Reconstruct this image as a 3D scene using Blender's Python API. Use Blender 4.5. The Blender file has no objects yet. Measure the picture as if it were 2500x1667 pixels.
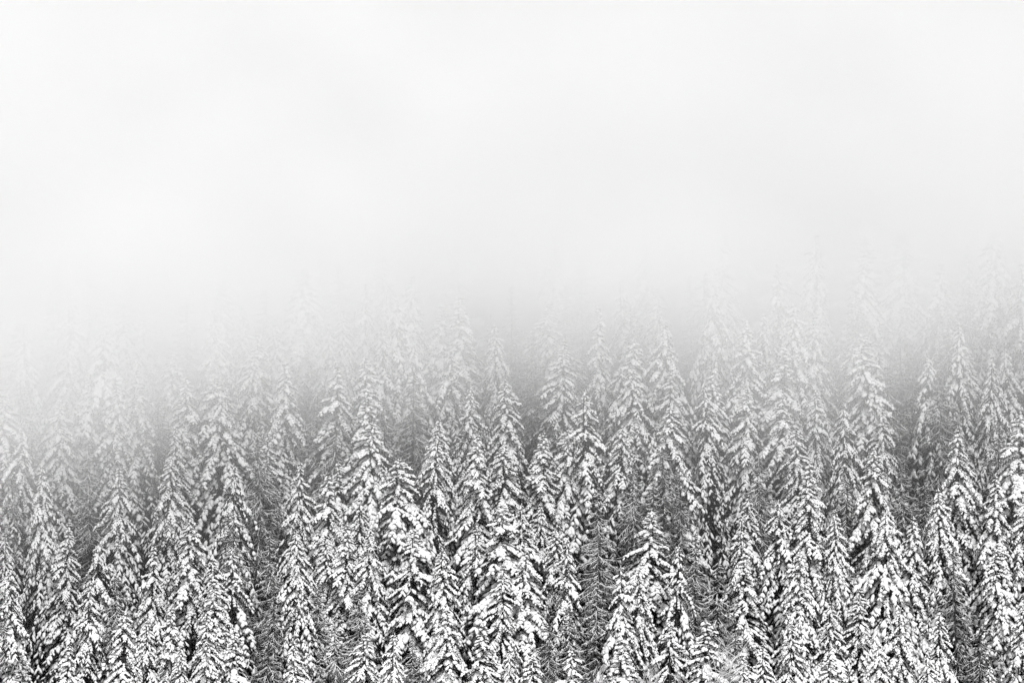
import bpy, math, random
import numpy as np
from mathutils import Vector, noise

# ------------------------------------------------------------------ camera
sc = bpy.context.scene
W0, H0 = 2500.0, 1667.0
FOCAL, PITCH = 108.0, 0.0
cam_d = bpy.data.cameras.new('camera')
cam_d.lens = FOCAL; cam_d.sensor_width = 36.0
cam_d.clip_start = 1.0; cam_d.clip_end = 20000.0
cam = bpy.data.objects.new('camera', cam_d)
sc.collection.objects.link(cam)
cam.location = (0, 0, 0)
cam.rotation_euler = (math.radians(90 + PITCH), 0, 0)
sc.camera = cam

# ------------------------------------------------------------------ world: overcast daylight
SUN_EL, SUN_ROT = math.radians(46), math.radians(200)      # sun high behind the camera, veiled by cloud
world = bpy.data.worlds.new('World'); sc.world = world
world.use_nodes = True
nt = world.node_tree; nt.nodes.clear()
sky = nt.nodes.new('ShaderNodeTexSky'); sky.sky_type = 'NISHITA'
sky.sun_disc = False; sky.sun_elevation = SUN_EL; sky.sun_rotation = SUN_ROT
sky.air_density = 1.0; sky.dust_density = 6.0
bw = nt.nodes.new('ShaderNodeRGBToBW')
mix = nt.nodes.new('ShaderNodeMix'); mix.data_type = 'FLOAT'
mix.inputs[0].default_value = 0.8                           # cloud cover evens the sky out
mix.inputs[3].default_value = 3.1
bg = nt.nodes.new('ShaderNodeBackground'); bg.inputs['Strength'].default_value = 0.05
out = nt.nodes.new('ShaderNodeOutputWorld')
nt.links.new(sky.outputs[0], bw.inputs[0])
nt.links.new(bw.outputs[0], mix.inputs[2])
nt.links.new(mix.outputs[0], bg.inputs['Color'])
nt.links.new(bg.outputs[0], out.inputs[0])

sun_d = bpy.data.lights.new('sun', 'SUN')
sun_d.energy = 1.5; sun_d.angle = math.radians(16)
sun_o = bpy.data.objects.new('sun', sun_d); sc.collection.objects.link(sun_o)
# light travels away from the camera (towards +y), slightly from the right
sd = Vector((-0.25 * math.cos(SUN_EL), 0.97 * math.cos(SUN_EL), -math.sin(SUN_EL)))
sun_o.rotation_euler = sd.to_track_quat('-Z', 'Y').to_euler()

vs = sc.view_settings
vs.view_transform = 'Standard'; vs.look = 'None'; vs.gamma = 1.0; vs.use_curve_mapping = False
vs.exposure = 1.33
sc.cycles.max_bounces = 16; sc.cycles.diffuse_bounces = 2; sc.cycles.volume_bounces = 14
sc.cycles.volume_step_rate = 0.5
sc.cycles.use_adaptive_sampling = True
sc.cycles.adaptive_threshold = 0.02

rng = np.random.default_rng(7)
R = random.Random(11)

# ------------------------------------------------------------------ materials (the place is black and white: neutral greys)
def mat_snow():
    m = bpy.data.materials.new('snow'); m.use_nodes = True
    b = m.node_tree.nodes['Principled BSDF']
    b.inputs['Base Color'].default_value = (0.87, 0.87, 0.87, 1)
    b.inputs['Roughness'].default_value = 0.95
    b.inputs['Specular IOR Level'].default_value = 0.1
    return m

def mat_noise(name, lo, hi, scale, rough=0.9, p0=0.35, p1=0.65):
    m = bpy.data.materials.new(name); m.use_nodes = True
    t = m.node_tree; b = t.nodes['Principled BSDF']
    b.inputs['Roughness'].default_value = rough
    b.inputs['Specular IOR Level'].default_value = 0.02
    tc = t.nodes.new('ShaderNodeTexCoord')
    n = t.nodes.new('ShaderNodeTexNoise'); n.inputs['Scale'].default_value = scale
    n.inputs['Detail'].default_value = 4
    r = t.nodes.new('ShaderNodeValToRGB')
    r.color_ramp.elements[0].position = p0; r.color_ramp.elements[1].position = p1
    r.color_ramp.elements[0].color = (lo, lo, lo, 1); r.color_ramp.elements[1].color = (hi, hi, hi, 1)
    t.links.new(tc.outputs['Object'], n.inputs['Vector'])
    t.links.new(n.outputs[0], r.inputs[0]); t.links.new(r.outputs[0], b.inputs['Base Color'])
    return m

M_SNOW = mat_snow()
M_NEEDLE = mat_noise('dark_needles', 0.010, 0.032, 1.3)
M_FROST = mat_noise('frosted_needles', 0.03, 0.4, 2.2, p0=0.4, p1=0.62)
M_TWIG = mat_noise('frosted_twigs', 0.3, 0.75, 2.0)
M_BARK = mat_noise('bark', 0.03, 0.09, 3.0)
M_GROUND = mat_noise('forest_floor', 0.04, 0.75, 0.35, p0=0.56, p1=0.64)
def bounce_snow(m):
    # unseen valley snow, added to bounce light up; litter with snow patches under trees
    t = m.node_tree; b = t.nodes['Principled BSDF']
    old = b.inputs['Base Color'].links[0].from_socket
    tc = t.nodes.new('ShaderNodeTexCoord'); sep = t.nodes.new('ShaderNodeSeparateXYZ')
    mr = t.nodes.new('ShaderNodeMapRange'); mx = t.nodes.new('ShaderNodeMix'); mx.data_type = 'RGBA'
    mr.inputs['From Min'].default_value = 262; mr.inputs['From Max'].default_value = 250
    t.links.new(tc.outputs['Object'], sep.inputs[0]); t.links.new(sep.outputs['Y'], mr.inputs['Value'])
    t.links.new(mr.outputs[0], mx.inputs['Factor']); t.links.new(old, mx.inputs['A'])
    mx.inputs['B'].default_value = (0.84, 0.84, 0.84, 1)
    t.links.new(mx.outputs['Result'], b.inputs['Base Color'])
bounce_snow(M_GROUND)

# ------------------------------------------------------------------ terrain
SLOPE = 0.727                       # about 36 degrees
GY, GZ = 330.0, -27.0               # the slope passes through here (27 m below the tree tips)
def terrain(x, y):
    z = GZ + SLOPE * (y - GY)
    z += 2.2 * noise.noise(Vector((x * 0.02, y * 0.02, 3.1)))
    z += 0.5 * noise.noise(Vector((x * 0.09, y * 0.09, 7.7)))
    floor_z = -140 + 2 * noise.noise(Vector((x * 0.01, y * 0.01, 0)))
    k = 8.0
    a, b = (z / k, floor_z / k)
    m = max(a, b)
    z = k * (m + math.log(math.exp(a - m) + math.exp(b - m)))
    if z > 240: z = 240 + (z - 240) * 0.2
    return z

def link(o, parent=None):
    sc.collection.objects.link(o)
    if parent is not None: o.parent = parent
    return o

def mesh_from(name, V, F, mats, midx=None, smooth=True):
    """V (n,3), F list of (m,k) int arrays"""
    me = bpy.data.meshes.new(name)
    V = np.asarray(V, np.float32)
    tot = sum(f.size for f in F); nf = sum(len(f) for f in F)
    me.vertices.add(len(V)); me.vertices.foreach_set('co', V.ravel())
    me.loops.add(tot); me.loops.foreach_set('vertex_index', np.concatenate([f.ravel() for f in F]).astype(np.int32))
    me.polygons.add(nf)
    sizes = np.concatenate([np.full(len(f), f.shape[1]) for f in F])
    starts = np.concatenate([[0], np.cumsum(sizes)[:-1]]).astype(np.int32)
    me.polygons.foreach_set('loop_start', starts)
    me.polygons.foreach_set('use_smooth', np.full(nf, smooth))
    if midx is not None: me.polygons.foreach_set('material_index', np.asarray(midx, np.int32))
    for m in mats: me.materials.append(m)
    me.update(calc_edges=True)
    return me

# ground: one sheet, fine on the visible slope and coarse out to the horizon
def axis_pts(lo, hi, fine_lo, fine_hi, step):
    a = list(np.arange(fine_lo, fine_hi + 0.1, step))
    d, p = step, fine_hi
    while p < hi: d *= 1.35; p += d; a.append(p)
    d, p = step, fine_lo
    while p > lo: d *= 1.35; p -= d; a.insert(0, p)
    return a
xs = axis_pts(-6000, 6000, -90, 90, 3.0); ys = axis_pts(-6000, 6000, 200, 450, 3.0)
V = [(x, y, terrain(x, y)) for y in ys for x in xs]
nx = len(xs)
F = [(j * nx + i, j * nx + i + 1, (j + 1) * nx + i + 1, (j + 1) * nx + i) for j in range(len(ys) - 1) for i in range(nx - 1)]
ground = link(bpy.data.objects.new('ground', mesh_from('ground', V, [np.array(F)], [M_GROUND])))
ground['kind'] = 'structure'

# ------------------------------------------------------------------ tree pieces
def nrm(a): return a / np.maximum(np.linalg.norm(a, axis=-1, keepdims=True), 1e-6)

def lumps(P0, P1, Rad, flat=0.62, sides=5, jit=0.16):
    """rounded elongated snow clumps from P0 to P1"""
    n = len(P0)
    a = P1 - P0; ax = nrm(a)
    up = np.tile(np.array([0, 0, 1.0]), (n, 1))
    sidev = nrm(np.cross(ax, up) + 1e-4)
    upv = np.cross(sidev, ax)
    rings = ((0.18, 0.78), (0.68, 1.0))
    verts = [P0 - ax * (Rad * 0.35)[:, None]]
    for s, f in rings:
        c = P0 + a * s
        for k in range(sides):
            th = 2 * math.pi * k / sides + 0.5
            r = Rad * f * (1 + rng.normal(0, jit, n))
            verts.append(c + sidev * (math.cos(th) * r)[:, None] + upv * (math.sin(th) * r * flat)[:, None])
    verts.append(P1 + ax * (Rad * 0.35)[:, None])
    nv = len(verts)
    Vv = np.stack(verts, 1).reshape(-1, 3)
    T = []
    for k in range(sides):
        k2 = (k + 1) % sides
        T.append((0, 1 + k, 1 + k2)); T.append((nv - 1, 1 + sides + k2, 1 + sides + k))
        T.append((1 + k, 1 + sides + k, 1 + sides + k2)); T.append((1 + k, 1 + sides + k2, 1 + k2))
    T = np.array(T)
    Fv = (T[None] + (np.arange(n) * nv)[:, None, None]).reshape(-1, 3)
    return Vv, Fv

def blades(B, D, L, Wd):
    """thin pointed triangles from base B along D"""
    n = len(B)
    s = nrm(np.cross(D, rng.normal(0, 1, (n, 3))))
    Vv = np.stack([B - s * (Wd / 2)[:, None], B + s * (Wd / 2)[:, None], B + D * L[:, None]], 1).reshape(-1, 3)
    return Vv, np.arange(n * 3).reshape(-1, 3)

def tubes(paths, rads, sides=3):
    """paths (n,m,3), rads (n,m)"""
    n, m, _ = paths.shape
    d = np.gradient(paths, axis=1); d = nrm(d)
    ref = np.array([0, 0, 1.0]) + rng.normal(0, 0.05, (n, 1, 3))
    s = nrm(np.cross(d, ref)); u = np.cross(s, d)
    vv = []
    for k in range(sides):
        th = 2 * math.pi * k / sides + math.pi / 2
        vv.append(paths + s * (math.cos(th) * rads)[..., None] + u * (math.sin(th) * rads)[..., None])
    Vv = np.stack(vv, 2).reshape(-1, 3)
    q = []
    for j in range(m - 1):
        for k in range(sides):
            k2 = (k + 1) % sides
            q.append((j * sides + k, j * sides + k2, (j + 1) * sides + k2, (j + 1) * sides + k))
    q = np.array(q)
    return Vv, (q[None] + (np.arange(n) * m * sides)[:, None, None]).reshape(-1, 4)

def cat(parts):
    V, F, o = [], [], 0
    for v, f in parts:
        V.append(v); F.append(f + o); o += len(v)
    return np.concatenate(V), F

def trunk_mesh(H, r0):
    z = np.linspace(-1.5, H - 0.3, 14)
    p = np.stack([np.cumsum(rng.normal(0, 0.02, 14)), np.cumsum(rng.normal(0, 0.02, 14)), z], 1)[None]
    rad = (r0 * (1 - z.clip(0) / H) ** 0.8 + 0.025)[None]
    v, f = tubes(p, rad, 8)
    return mesh_from('trunk', v, [f], [M_BARK])

def fir(H, wide, droop, load, sparse=0.0, spacing=0.54, lump=1.0, vis=24.0):
    """snow laden conifer: returns trunk, crown (needles and twigs) and snow meshes"""
    depth = []
    h = 0.25
    while h < min(H - 2.0, vis):
        depth.append(h); h += spacing * (0.42 + 0.75 * min(1, h / 8)) * R.uniform(0.75, 1.25)
    BP, BL, BA, BH = [], [], [], []
    gap_phase = R.uniform(0, 6.28); asym = R.uniform(0, 0.22); asym_az = R.uniform(0, 6.28)
    for h in depth:
        nb = 4 if h < 1.5 else (5 if h < 4 else 7)
        off = R.uniform(0, 6.28)
        for k in range(nb):
            if R.random() < sparse + (0.035 * (h - 13) if h > 13 else 0): continue
            az = off + 2 * math.pi * k / nb + R.uniform(-0.35, 0.35)
            r = wide * 0.67 * h ** 0.68 * (1 + 0.15 * math.sin(az * 2 + h * 0.45 + gap_phase) + 0.12 * math.sin(az * 3 - h * 0.9 + 2 * gap_phase)) * R.uniform(0.55, 1.18)
            r *= 1 + asym * math.cos(az - asym_az)
            if h > 13: r *= 1 - 0.035 * (h - 13)
            if R.random() < 0.06: r *= 1.25
            dz = R.uniform(-0.5, 0.5) * min(0.38, 0.14 + h * 0.08)
            BP.append(H - h - dz); BL.append(max(r, 0.18)); BA.append(az); BH.append(h)
    BP, BL, BA, BH = map(np.array, (BP, BL, BA, BH)); n = len(BP)
    m = 9
    s = np.linspace(0.0, 1, m)[None]
    up0 = np.clip(0.45 - BH * 0.10, -0.12, 0.35)[:, None] + rng.normal(0, 0.10, (n, 1))
    dr = (droop * np.clip(0.6 + BH * 0.06, 0.6, 1.1))[:, None] * (1 + rng.normal(0, 0.22, (n, 1)))
    bend = rng.normal(0, 0.12, (n, 1))
    azs = BA[:, None] + bend * s
    x = np.cos(azs) * BL[:, None] * s; y = np.sin(azs) * BL[:, None] * s
    z = BP[:, None] + BL[:, None] * (up0 * s - dr * s ** 1.7)
    path = np.stack([x, y, z], -1)                       # n,m,3
    snow, need = [], []
    branch_r = (0.018 + 0.012 * BL[:, None]) * (1.15 - s)
    need.append((tubes(path, branch_r, 3), 0))
    bl_load = np.clip(rng.normal(load, 0.30, n) * np.clip(1.12 - 0.075 * np.maximum(BH - 8, 0), 0.2, 1.12), 0.0, 1.4)
    P0s, P1s, Rs = [], [], []
    tang = nrm(np.gradient(path, axis=1))
    # snow ridge along each branch
    for i in range(1, m - 1):
        keep = (rng.random(n) < np.clip(bl_load * (0.76 + 0.6 * s[0, i]), 0, 0.98)) & (BL * s[0, i] > 0.12)
        seg = BL / (m - 1)
        rr = lump * np.clip(0.075 + 0.045 * BL, 0.075, 0.2) * (0.7 + 0.5 * rng.random(n)) * (0.75 + 0.5 * s[0, i])
        p0 = path[:, i] + np.array([0, 0, 1.0]) * (rr * 0.5)[:, None]
        p1 = p0 + tang[:, i] * (seg * rng.uniform(0.7, 1.3, n))[:, None]
        P0s.append(p0[keep]); P1s.append(p1[keep]); Rs.append(rr[keep])
    # side fingers
    FB, FD, FL = [], [], []
    nfing = 8
    for i in range(nfing * 2):
        sf = 0.22 + 0.76 * (i // 2 + rng.random(n) * 0.8) / nfing
        sf = np.clip(sf, 0, 0.995)
        fi = sf * (m - 1); i0 = np.minimum(fi.astype(int), m - 2); fr = (fi - i0)[:, None]
        b = path[np.arange(n), i0] * (1 - fr) + path[np.arange(n), i0 + 1] * fr
        tg = tang[np.arange(n), i0]
        lat = np.stack([-np.sin(BA), np.cos(BA), np.zeros(n)], 1) * (1 if i % 2 else -1)
        d = nrm(tg * 0.8 + lat * rng.uniform(0.35, 1.05, (n, 1)) + np.array([0, 0, -1.0]) * rng.uniform(0.0, 0.55, (n, 1)) * droop)
        fl = BL * rng.uniform(0.18, 0.38, n) * (1.15 - 0.55 * sf)
        fl = np.clip(fl, 0.12, 0.95)
        FB.append(b); FD.append(d); FL.append(fl)
        has = (rng.random(n) < bl_load * np.clip(0.6 + 0.65 * sf, 0, 0.98)) & (BL > 0.25)
        rr = lump * np.clip(fl * rng.uniform(0.19, 0.35, n), 0.06, 0.24)
        p0 = b + d * (fl * 0.12)[:, None] + np.array([0, 0, 1.0]) * (rr * 0.35)[:, None]
        p1 = b + d * fl[:, None] + np.array([0, 0, 1.0]) * (rr * 0.1)[:, None] - np.array([0, 0, 1.0]) * (fl * 0.12)[:, None]
        P0s.append(p0[has]); P1s.append(p1[has]); Rs.append(rr[has])
    # snow on the leader
    k = 7
    lz = H - np.linspace(-0.1, 2.2, k)
    p0 = np.stack([rng.normal(0, 0.03, k), rng.normal(0, 0.03, k), lz], 1)
    P0s.append(p0); P1s.append(p0 + np.array([0.0, 0, -0.3])); Rs.append(np.linspace(0.05, 0.2, k) * lump)
    P0, P1, Rr = map(np.concatenate, (P0s, P1s, Rs))
    sv, sf_ = lumps(P0, P1, Rr)
    snow_me = mesh_from('snow', sv, [sf_], [M_SNOW])
    # needles: sprays round every finger and along the branch, hanging below the snow
    FBc, FDc, FLc = map(np.concatenate, (FB, FD, FL))
    nb = []
    for j in range(7):
        q = rng.random(len(FBc))[:, None]
        b = FBc + FDc * (FLc[:, None] * q) - np.array([0, 0, 0.10]) * np.minimum(FLc, 0.8)[:, None]
        d = nrm(FDc * 0.6 + rng.normal(0, 0.45, FBc.shape) + np.array([0, 0, -0.8]))
        nb.append(blades(b, d, FLc * rng.uniform(0.35, 0.8, len(FBc)), 0.04 + FLc * rng.uniform(0.08, 0.2, len(FBc))))
    for i in range(0, m - 1):
        for j in range(2):
            b = path[:, i] + tang[:, i] * (BL / m * rng.random(n))[:, None]
            d = nrm(rng.normal(0, 0.5, (n, 3)) + tang[:, i] * 0.4 + np.array([0, 0, -0.9]))
            nb.append(blades(b, d, np.minimum(BL * 0.35, 1) * rng.uniform(0.3, 0.6, n), 0.03 + np.minimum(BL * 0.3, 1) * rng.uniform(0.05, 0.13, n)))
    # light fringe of frosted tips
    sel = rng.random(len(FBc)) < 0.35
    b = (FBc + FDc * FLc[:, None] * 0.8)[sel]
    fb = [blades(b, nrm(FDc[sel] + rng.normal(0, 0.5, b.shape) + np.array([0, 0, -0.3])), rng.uniform(0.12, 0.32, len(b)), np.full(len(b), 0.045))]
    v, f = cat([need[0][0]] + nb + fb)
    nfr = sum(len(x[1]) for x in fb); ntot = sum(len(x) for x in f)
    mi = np.zeros(ntot, int); mi[ntot - nfr:] = 1
    crown_me = mesh_from('crown', v, f, [M_NEEDLE, M_FROST], mi)
    return trunk_mesh(H, 0.30), crown_me, snow_me

def hemlock(H, wide, sparse=0.0, frost=1.0, vis=24.0):
    """thin conifer: long sagging branches with fine hanging twigs and only a line of snow"""
    BP, BL, BA, BH = [], [], [], []
    h = 0.4; ph = R.uniform(0, 6.28)
    while h < min(H - 2, vis):
        az = R.uniform(0, 6.283)
        if R.random() >= sparse:
            BP.append(H - h); BA.append(az); BH.append(h)
            BL.append(max(0.2, wide * 0.66 * h ** 0.60 * R.uniform(0.5, 1.2) * (1 + 0.2 * math.sin(2 * az + 0.5 * h + ph))))
        h += R.uniform(0.04, 0.13) if h > 3 else R.uniform(0.06, 0.2)
    BP, BL, BA, BH = map(np.array, (BP, BL, BA, BH)); n = len(BP)
    m = 10; s = np.linspace(0, 1, m)[None]
    a = rng.uniform(0.2, 0.85, (n, 1)); c = rng.uniform(0.0, 0.5, (n, 1))
    azs = BA[:, None] + rng.normal(0, 0.2, (n, 1)) * s
    z = BP[:, None] + BL[:, None] * (-a * s + c * s ** 2.4) + rng.normal(0, 0.012, (n, m)) * BL[:, None]
    path = np.stack([np.cos(azs) * BL[:, None] * s, np.sin(azs) * BL[:, None] * s, z], -1)
    parts_n = [tubes(path, (0.02 + 0.008 * BL[:, None]) * (1.2 - s), 3)]
    srad = (0.020 + 0.010 * np.minimum(BL, 3)[:, None]) * (1.1 - 0.55 * s) * rng.uniform(0.35, 1.5, (n, m)) * frost
    sp = path + np.array([0, 0, 0.035])
    parts_s = [tubes(sp, srad, 4)]
    tang = nrm(np.gradient(path, axis=1))
    tw_n, tw_s = [], []
    K = 34
    for j in range(K):
        sf = 0.1 + 0.9 * (j + rng.random(n)) / K
        sf = np.minimum(sf, 0.99)
        fi = sf * (m - 1); i0 = np.minimum(fi.astype(int), m - 2); fr = (fi - i0)[:, None]
        b = path[np.arange(n), i0] * (1 - fr) + path[np.arange(n), i0 + 1] * fr
        lat = np.stack([-np.sin(BA), np.cos(BA), np.zeros(n)], 1) * (1 if j % 2 else -1)
        d = nrm(tang[np.arange(n), i0] * 0.45 + lat * rng.uniform(0.1, 0.8, (n, 1)) + np.array([0, 0, -1.0]) * rng.uniform(0.25, 1.0, (n, 1)))
        L = np.clip(BL * rng.uniform(0.10, 0.34, n), 0.15, 0.95)
        tw_n.append(blades(b, d, L, rng.uniform(0.07, 0.15, n)))
        ok = rng.random(n) < 0.62 * frost
        tw_s.append(blades((b + np.array([0, 0, 0.03]))[ok], nrm(d + np.array([0, 0, 0.12]))[ok], L[ok] * 0.9, np.full(ok.sum(), 0.05)))
    # inner dark twigs
    for j in range(3):
        b = path[:, 1 + j] ; d = nrm(rng.normal(0, 0.6, (n, 3)) + np.array([0, 0, -0.5]))
        tw_n.append(blades(b, d, rng.uniform(0.2, 0.5, n), rng.uniform(0.06, 0.12, n)))
    v, f = cat(parts_n + tw_n)
    tot = sum(len(x) for x in f); nt_ = len(parts_n[0][1])
    mi = np.ones(tot, int); mi[:nt_] = 0
    mi[nt_:] = (rng.random(tot - nt_) < 0.6).astype(int)
    crown = mesh_from('crown', v, f, [M_NEEDLE, M_FROST], mi)
    v, f = cat(parts_s + tw_s)
    snow = mesh_from('snow', v, f, [M_SNOW])
    return trunk_mesh(H, 0.17), crown, snow

def bare_tree(H, spread):
    """leafless broadleaf tree, all twigs rimed"""
    segs = []
    def grow(p, d, L, r, lev):
        pts = [p]; q = p.copy(); dd = d.copy()
        for _ in range(4):
            dd = dd + np.array([R.gauss(0, .12), R.gauss(0, .12), R.gauss(0.03, .08)]); dd /= np.linalg.norm(dd)
            q = q + dd * L / 4; pts.append(q.copy())
        segs.append((np.array(pts), r, lev))
        if lev >= 4: return
        for _ in range({0: 9, 1: 6, 2: 6, 3: 5}[lev]):
            t = R.uniform(0.25, 1.0); i = min(3, int(t * 4)); b = pts[i] + (pts[i + 1] - pts[i]) * (t * 4 - i)
            nd = d * 0.75 + np.array([R.gauss(0, .55), R.gauss(0, .55), R.gauss(.1, .3)]) * spread
            grow(b, nd / np.linalg.norm(nd), L * R.uniform(0.4, 0.62), r * 0.5, lev + 1)
    grow(np.array([0, 0, -1.0]), np.array([0, 0, 1.0]), H * 0.72, 0.16, 0)
    st = [s_ for s_ in segs if s_[2] <= 1]; tw = [s_ for s_ in segs if s_[2] > 1]
    def tb(ss, mul, minr):
        P = np.stack([a[0] for a in ss]); r = np.array([max(minr, a[1] * mul) for a in ss])[:, None] * np.linspace(1, 0.5, 5)[None]
        return tubes(P, r, 3)
    v, f = tb(st, 1, 0.03); trunk = mesh_from('trunk', v, [f], [M_BARK])
    v, f = tb(tw, 1, 0.014); crown = mesh_from('crown', v, [f], [M_TWIG])
    P = np.stack([a[0] for a in segs]) + np.array([0, 0, 0.03])
    v, f = tubes(P, np.array([max(0.012, a[1] * 0.45) for a in segs])[:, None] * np.linspace(1, 0.6, 5)[None], 3)
    snow = mesh_from('snow', v, [f], [M_SNOW])
    return trunk, crown, snow

HT = 27.0
# letters of the table below -> list of prototype mesh triples
PROTO = {
    'n': [fir(HT, 0.80, 0.85, 0.95), fir(HT, 0.84, 1.15, 0.85, 0.05), fir(HT, 0.76, 0.7, 1.0, 0.04), fir(HT, 0.88, 1.0, 0.75, 0.1, 0.62)],   # narrow
    'h': [fir(HT, 1.00, 0.85, 0.95), fir(HT, 1.02, 1.15, 0.9, 0.06), fir(HT, 0.97, 0.6, 0.9, 0.08, lump=1.15),
          fir(HT, 1.05, 1.3, 0.8, 0.1, 0.62), fir(HT, 0.95, 0.95, 1.05, 0.05, 0.6, lump=0.9)],                  # heavy
    'b': [fir(HT, 1.25, 0.85, 0.95, 0.1, 0.6, lump=1.15), fir(HT, 1.22, 1.2, 0.9, 0.16, 0.62, lump=1.2), fir(HT, 1.18, 0.65, 0.85, 0.12, 0.62, lump=1.1)],   # broad
    'o': [fir(HT, 1.02, 0.7, 0.8, 0.36, 0.6, lump=1.15), fir(HT, 1.08, 1.0, 0.75, 0.4, 0.6, lump=1.2)],         # open, gappy
    't': [hemlock(HT, 1.05), hemlock(HT, 1.2, 0.1, 0.9), hemlock(HT, 0.9, 0.05, 1.15), hemlock(HT, 1.0, 0.2, 0.7)],   # thin
    'd': [bare_tree(13.0, 1.0)],
}
PROTO_H = {'d': 12.5}
NAME = {'n': 'fir_tree', 'h': 'fir_tree', 'b': 'fir_tree', 'o': 'fir_tree', 't': 'hemlock_tree', 'd': 'bare_tree'}

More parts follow.
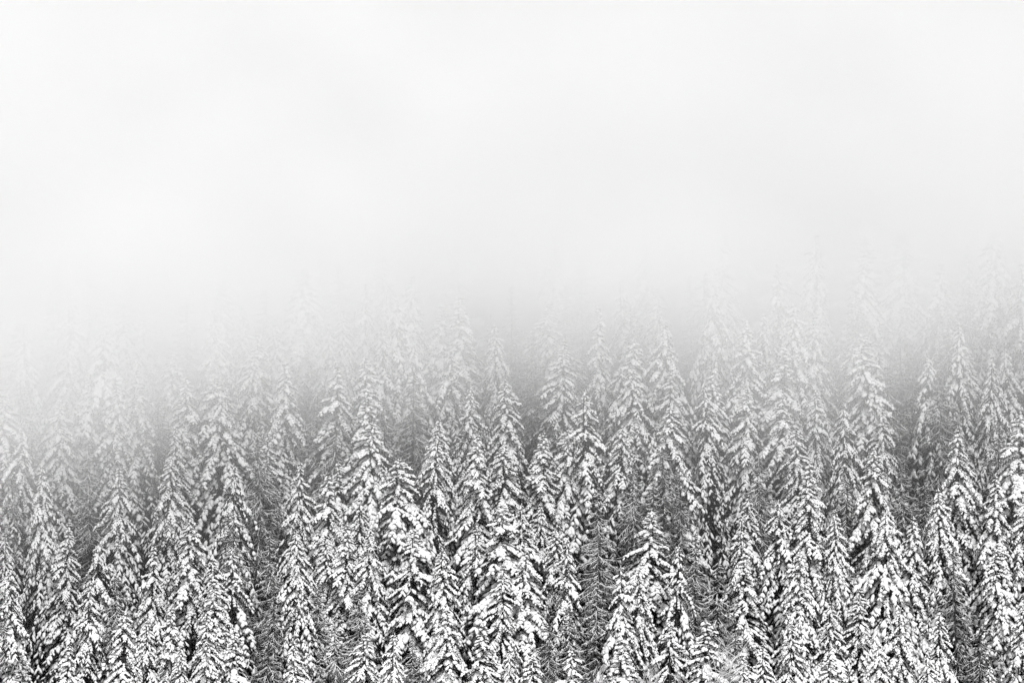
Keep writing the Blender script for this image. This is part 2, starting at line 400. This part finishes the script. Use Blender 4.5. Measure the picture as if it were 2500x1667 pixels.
# ------------------------------------------------------------------ the trees of the slope
# tip in the photograph (x, y) and kind; the tip is put where its line of sight meets the height of the tree tops
TREES = [
 # high in the fog
 (540,690,'h'),(745,655,'h'),(330,740,'h'),(170,700,'n'),(900,690,'n'),(1130,720,'h'),(1290,735,'n'),(1440,745,'n'),(1745,690,'h'),
 (2010,570,'h'),(2110,620,'n'),(2205,560,'h'),(2290,640,'n'),(2420,560,'h'),(1900,640,'n'),(1620,700,'n'),(1810,600,'n'),(2490,640,'n'),
 (430,720,'t'),(650,700,'t'),(1000,670,'h'),(1380,690,'t'),(1540,740,'t'),(2060,700,'t'),(2370,690,'t'),(40,780,'t'),
 # second band, half lost
 (99,788,'h'),(145,845,'h'),(253,792,'b'),(247,903,'n'),(295,933,'n'),(153,975,'b'),(338,899,'h'),(423,857,'h'),(430,918,'n'),
 (517,753,'h'),(505,912,'b'),(551,945,'n'),(524,972,'b'),(591,750,'n'),(612,850,'h'),(643,812,'n'),(697,788,'n'),(689,884,'n'),
 (746,790,'t'),(805,788,'h'),(831,755,'n'),(861,752,'t'),(827,891,'n'),(892,870,'h'),(965,727,'h'),(953,799,'h'),(1045,742,'h'),
 (1041,834,'b'),(901,945,'h'),(905,1030,'b'),(1106,853,'h'),(1148,940,'n'),(1208,792,'h'),(1232,926,'h'),(1351,826,'n'),
 (1300,800,'t'),(1430,953,'n'),(1440,900,'t'),(1550,826,'b'),(1527,891,'h'),(1560,893,'h'),(1657,788,'h'),(1653,899,'n'),(1657,985,'h'),
 (1724,933,'n'),(1774,903,'h'),(1826,945,'b'),(1830,777,'n'),(1891,765,'h'),(1929,742,'h'),(1998,769,'h'),(1933,845,'h'),
 (1921,968,'b'),(1979,945,'n'),(2073,842,'h'),(2109,838,'n'),(2155,811,'h'),(2266,868,'b'),(2346,788,'n'),(2354,848,'h'),
 (2404,868,'n'),(2476,853,'b'),(2210,900,'t'),(2310,900,'t'),(1740,870,'t'),(1010,900,'t'),(730,950,'t'),(770,1000,'t'),(960,960,'t'),
 (380,960,'t'),(60,930,'t'),(10,960,'h'),(2160,880,'t'),
 # third band, clear of the fog towards the right
 (27,1037,'h'),(90,1136,'h'),(29,1159,'t'),(243,1067,'t'),(246,1140,'h'),(404,1117,'h'),(429,1040,'n'),(570,1132,'h'),
 (627,1056,'t'),(656,1052,'n'),(681,1125,'t'),(729,1128,'h'),(800,1128,'h'),(826,1150,'n'),(1022,1000,'d'),(1033,1044,'n'),
 (991,1121,'b'),(1098,1018,'h'),(1179,1056,'n'),(1225,1087,'h'),(1319,1052,'n'),(1391,1048,'b'),(1500,1037,'h'),(1542,1132,'t'),
 (1450,1090,'t'),(1480,1180,'t'),(2074,983,'h'),(2132,995,'h'),(1983,1040,'n'),(1998,1132,'h'),(2143,1094,'h'),(2335,1048,'n'),
 (2346,1090,'h'),(2411,1025,'t'),(2469,1014,'b'),(2230,1130,'t'),(2260,1160,'t'),(1600,1080,'t'),(900,1150,'t'),(580,1230,'t'),
 (1590,1170,'t'),(1690,1150,'t'),(2060,1150,'t'),
 # fourth band
 (138,1270,'n'),(465,1260,'h'),(327,1327,'n'),(253,1313,'h'),(5,1302,'n'),(58,1381,'h'),(210,1417,'n'),(519,1360,'h'),(564,1338,'o'),
 (549,1407,'n'),(737,1295,'h'),(793,1305,'n'),(842,1276,'n'),(668,1300,'t'),(664,1410,'t'),(881,1216,'n'),(923,1291,'h'),(979,1168,'n'),
 (997,1291,'b'),(1080,1341,'h'),(1147,1291,'h'),(1189,1374,'n'),(1167,1224,'b'),(1280,1230,'n'),(1310,1226,'h'),(1286,1349,'b'),
 (1409,1291,'h'),(1366,1313,'n'),(1385,1403,'t'),(1514,1381,'o'),(1590,1248,'b'),(1582,1385,'h'),(1532,1457,'n'),(1452,1270,'t'),
 (1827,1208,'n'),(1795,1255,'n'),(1704,1295,'t'),(1899,1222,'h'),(1962,1208,'n'),(2015,1179,'h'),(1827,1352,'h'),(1935,1338,'h'),
 (1953,1410,'h'),(2141,1250,'b'),(2084,1240,'n'),(2232,1262,'n'),(2289,1193,'h'),(2178,1340,'h'),(2427,1160,'n'),(2438,1323,'h'),
 (2492,1211,'h'),(1700,1400,'t'),(1740,1360,'t'),(300,1400,'t'),(760,1420,'t'),(820,1482,'t'),(880,1420,'t'),(1240,1330,'t'),
 (1460,1400,'t'),(2350,1330,'t'),(2050,1300,'t'),(1640,1330,'o'),
 # lowest band
 (255,1490,'h'),(401,1479,'n'),(361,1515,'h'),(510,1493,'h'),(450,1576,'n'),(500,1566,'n'),(578,1533,'h'),(714,1558,'n'),(45,1587,'t'),
 (126,1566,'n'),(1095,1490,'h'),(878,1550,'h'),(936,1544,'h'),(1170,1520,'n'),(993,1550,'t'),(1413,1580,'o'),(1503,1558,'h'),
 (1629,1508,'o'),(1297,1590,'h'),(1243,1584,'h'),(1572,1545,'d'),(2104,1432,'n'),(2181,1480,'h'),(2297,1486,'n'),(1733,1519,'h'),(1766,1540,'t'),
 (1885,1573,'n'),(1841,1594,'n'),(1939,1522,'h'),(2026,1468,'n'),(2029,1605,'h'),(2181,1570,'b'),(2427,1623,'n'),(2264,1598,'h'),
 (1400,1480,'t'),(640,1520,'t'),(800,1580,'t'),(10,1480,'t'),(2380,1500,'t'),(2480,1480,'h'),(1340,1500,'t'),(1040,1590,'t'),
]
TW = {'d': 0.45}

fpx = FOCAL / 36.0 * W0
cp, sp_ = math.cos(math.radians(PITCH)), math.sin(math.radians(PITCH))
def ray(px, py):
    u = (px - W0 / 2) / fpx; v = -(py - H0 / 2) / fpx
    return Vector((u, cp - v * sp_, sp_ + v * cp))
def project(p):
    fwd = p.y * cp + p.z * sp_; up = -p.y * sp_ + p.z * cp
    return W0 / 2 + fpx * p.x / fwd, H0 / 2 - fpx * up / fwd
def tip_at(px, py, h):
    d = ray(px, py); a, b = 150.0, 700.0
    for _ in range(40):
        t = (a + b) / 2
        if d.z * t > terrain(d.x * t, d.y * t) + h: a = t
        else: b = t
    return d * a

LOOK = {
 'n': ['slim snow-laden fir', 'narrow snowy spire fir', 'slender snow-caked fir'],
 'h': ['snow-laden fir', 'full snow-caked fir', 'dense clumped snowy fir'],
 'b': ['broad drooping snowy fir', 'wide snow-heavy fir', 'broad snow-caked fir'],
 'o': ['open gappy snowy fir'],
 't': ['thin grey hemlock', 'sparse feathery hemlock', 'finely twigged grey hemlock'],
 'd': ['leafless tree with rimed twigs'],
}
CATG = {'n': 'fir', 'h': 'fir', 'b': 'fir', 'o': 'fir', 't': 'hemlock', 'd': 'bare tree'}
def air(px, py):
    if py < 760: return 'ghostly in fog'
    if py < 900: return 'faded by fog'
    if py < 1060 or (px < 500 and py < 1150): return 'in thin mist'
    return 'standing clear'
ONES = 'zero one two three four five six seven eight nine ten eleven twelve thirteen fourteen fifteen sixteen seventeen eighteen nineteen'.split()
TENS = '- - twenty thirty forty fifty sixty seventy eighty ninety'.split()
def spell(n):
    if n < 0: return 'minus-' + spell(-n)
    if n >= 100: return 'hundred-' + spell(n - 100) if n > 100 else 'hundred'
    return ONES[n] if n < 20 else TENS[n // 10] + ('-' + ONES[n % 10] if n % 10 else '')
used = set()
def label_for(kind, px, py):
    xp, yp = px / W0 * 100, py / H0 * 100
    if xp < 0 or xp > 100:
        side = 'left' if xp < 0 else 'right'
        looks = ['%s %s beyond the %s edge, tip %s percent down' % (l, air(px, py), side, spell(yy)) for yy in (round(yp), math.floor(yp), math.ceil(yp), round(yp) + 1, round(yp) - 1) for l in LOOK[kind]]
    else:
        looks = ['%s %s, tip %s percent across, %s percent down' % (l, air(px, py), spell(xx), spell(yy))
                 for xx in (round(xp), math.floor(xp), math.ceil(xp)) for yy in (round(yp), math.floor(yp), math.ceil(yp)) for l in LOOK[kind]]
    for s in looks:
        if s not in used:
            used.add(s); return s
    return looks[0]

firsts = {}
def place(kind, tip, h):
    """kind, world position of the tip and height above ground -> one tree thing"""
    base_h = PROTO_H.get(kind, HT)
    vi = R.randrange(len(PROTO[kind]))
    trunk, crown, snow = PROTO[kind][vi]
    root = bpy.data.objects.new(NAME[kind], None)
    root.empty_display_size = 0.5
    link(root)
    ln = (R.gauss(0, 0.018), R.gauss(0, 0.022))
    szz = h / base_h; sxy = R.uniform(0.82, 1.22) * szz
    root.location = (tip.x - math.sin(ln[1]) * h, tip.y + math.sin(ln[0]) * h, tip.z - h)
    root.rotation_euler = (ln[0], ln[1], R.uniform(0, 6.283))
    root.scale = (sxy, sxy, szz)
    px, py = project(tip)
    root['label'] = label_for(kind, px, py)
    root['category'] = CATG[kind]
    root['group'] = {'t': 'thin hemlocks between the firs', 'd': 'bare rimed trees on the slope'}.get(kind, 'snow covered firs on the slope')
    for nm, me, par in (('trunk', trunk, 0), ('crown', crown, 0), ('snow', snow, 1)):
        o = bpy.data.objects.new(nm, me)
        if par: o.parent = c_
        else: o.parent = root
        sc.collection.objects.link(o)
        if nm == 'crown': c_ = o
    return root

tips = []
for px, py, kind in TREES:
    h = R.uniform(24, 29) if kind != 't' else R.uniform(22, 27)
    if kind == 'd': h = R.uniform(12, 14)
    hh = h
    if kind == 'd':
        hh = 24.0                         # its tip still shows among the taller ones: it stands on the same surface of tips
    tip = tip_at(px, py, h if kind != 'd' else 21.0)
    if kind == 'd': h = tip.z - terrain(tip.x, tip.y) ; h = min(h, 21)
    place(kind, tip, h)
    tips.append((tip.x, tip.y))

# trees standing just outside the frame's edges and in the gaps
n_fill = 0
for _ in range(6000):
    if n_fill >= 170: break
    px = R.uniform(-950, 3450); py = R.uniform(560, 1640)
    inside = 30 < px < 2470
    h = R.uniform(20, 25) if inside else R.uniform(23, 28)
    tip = tip_at(px, py, h)
    if min((tip.x - a) ** 2 + (tip.y - b) ** 2 for a, b in tips) < (4.3 ** 2 if not inside else 4.8 ** 2): continue
    kind = ('t' if R.random() < 0.65 else 'n') if inside else R.choice('nhhbt')
    place(kind, tip, h); tips.append((tip.x, tip.y)); n_fill += 1

# ------------------------------------------------------------------ the cloud lying on the upper slope
def fog_bank():
    # a slab lying along the slope: its outer face runs parallel to the tree tops, about 40 m above them
    x0, x1, z0, z1, TH = -170, 170, -45, 95, 40.0
    yf = lambda z: GY + (z - TH) / SLOPE          # outer face
    V = [(x, y, z) for z in (z0, z1) for y in (yf(z), yf(z) + 125) for x in (x0, x1)]
    F = np.array([(0, 2, 3, 1), (4, 5, 7, 6), (0, 1, 5, 4), (2, 6, 7, 3), (0, 4, 6, 2), (1, 3, 7, 5)])
    m = bpy.data.materials.new('fog'); m.use_nodes = True
    t = m.node_tree; t.nodes.clear()
    N = lambda k: t.nodes.new(k)
    o = N('ShaderNodeOutputMaterial'); pv = N('ShaderNodeVolumePrincipled')
    pv.inputs['Color'].default_value = (0.918, 0.918, 0.918, 1)
    pv.inputs['Anisotropy'].default_value = -0.42
    tc = N('ShaderNodeTexCoord'); sep = N('ShaderNodeSeparateXYZ')
    t.links.new(tc.outputs['Object'], sep.inputs[0])
    def math_(op, a, b=None, c=None):
        n = N('ShaderNodeMath'); n.operation = op
        for i, v in enumerate((a, b, c)):
            if v is None: continue
            if isinstance(v, (int, float)): n.inputs[i].default_value = v
            else: t.links.new(v, n.inputs[i])
        return n.outputs[0]
    X, Y, Z = sep.outputs
    # lower edge of the cloud across the slope: hangs lower on the left
    r = N('ShaderNodeFloatCurve')
    cm = r.mapping; c = cm.curves[0]
    pts = [(0.0, .20), (.18, .24), (.30, .34), (.42, .46), (.5, .56), (.56, .53), (.64, .50), (.72, .54), (.86, .57), (1.0, .56)]
    c.points[0].location = pts[0]; c.points[1].location = pts[-1]
    for p in pts[1:-1]: c.points.new(*p)
    cm.update()
    xn = math_('MULTIPLY_ADD', X, 1 / 120.0, 0.5)          # -60..60 -> 0..1
    t.links.new(xn, r.inputs['Value'])
    base = math_('MULTIPLY_ADD', r.outputs[0], 20.0, -18.5)   # height of the lower edge in metres
    n1 = N('ShaderNodeTexNoise'); n1.inputs['Scale'].default_value = 0.045; n1.inputs['Detail'].default_value = 3
    t.links.new(tc.outputs['Object'], n1.inputs['Vector'])
    wob = math_('MULTIPLY_ADD', n1.outputs[0], 14.0, -7.0)
    tilt = math_('MULTIPLY_ADD', Y, -0.04, 0.04 * 300)
    hgt = math_('SUBTRACT', math_('SUBTRACT', Z, base), math_('ADD', wob, tilt))
    # the lower edge thins out softly downwards
    hgt = math_('MULTIPLY', math_('LOGARITHM', math_('ADD', math_('EXPONENT', math_('MULTIPLY', math_('MAXIMUM', hgt, -60.0), 1 / 4.0)), 1.0), math.e), 4.0)
    rise = math_('SUBTRACT', 1.0, math_('EXPONENT', math_('MULTIPLY', hgt, -1 / 15.0)))
    q = math_('MULTIPLY_ADD', hgt, 0.0010, math_('MULTIPLY', math_('MULTIPLY', rise, rise), 0.082))
    # thinner towards the outer face, which is uneven
    inner = math_('ADD', math_('MULTIPLY_ADD', Y, SLOPE, TH - SLOPE * GY), math_('MULTIPLY', Z, -1.0))
    edge = math_('MINIMUM', math_('MAXIMUM', math_('MULTIPLY', math_('ADD', inner, wob), 1 / 22.0), 0.0), 1.0)
    n2 = N('ShaderNodeTexNoise'); n2.inputs['Scale'].default_value = 0.028; n2.inputs['Detail'].default_value = 2
    t.links.new(tc.outputs['Object'], n2.inputs['Vector'])
    patch = math_('MAXIMUM', math_('MULTIPLY_ADD', n2.outputs[0], 1.2, 0.4), 0.5)
    dens = math_('MULTIPLY', math_('MULTIPLY', q, edge), patch)
    t.links.new(dens, pv.inputs['Density'])
    t.links.new(pv.outputs[0], o.inputs['Volume'])
    ob = link(bpy.data.objects.new('fog_bank', mesh_from('fog_bank', V, [F], [m], smooth=False)))
    ob['kind'] = 'stuff'
    ob['label'] = 'white fog bank swallowing the upper slope'
fog_bank()
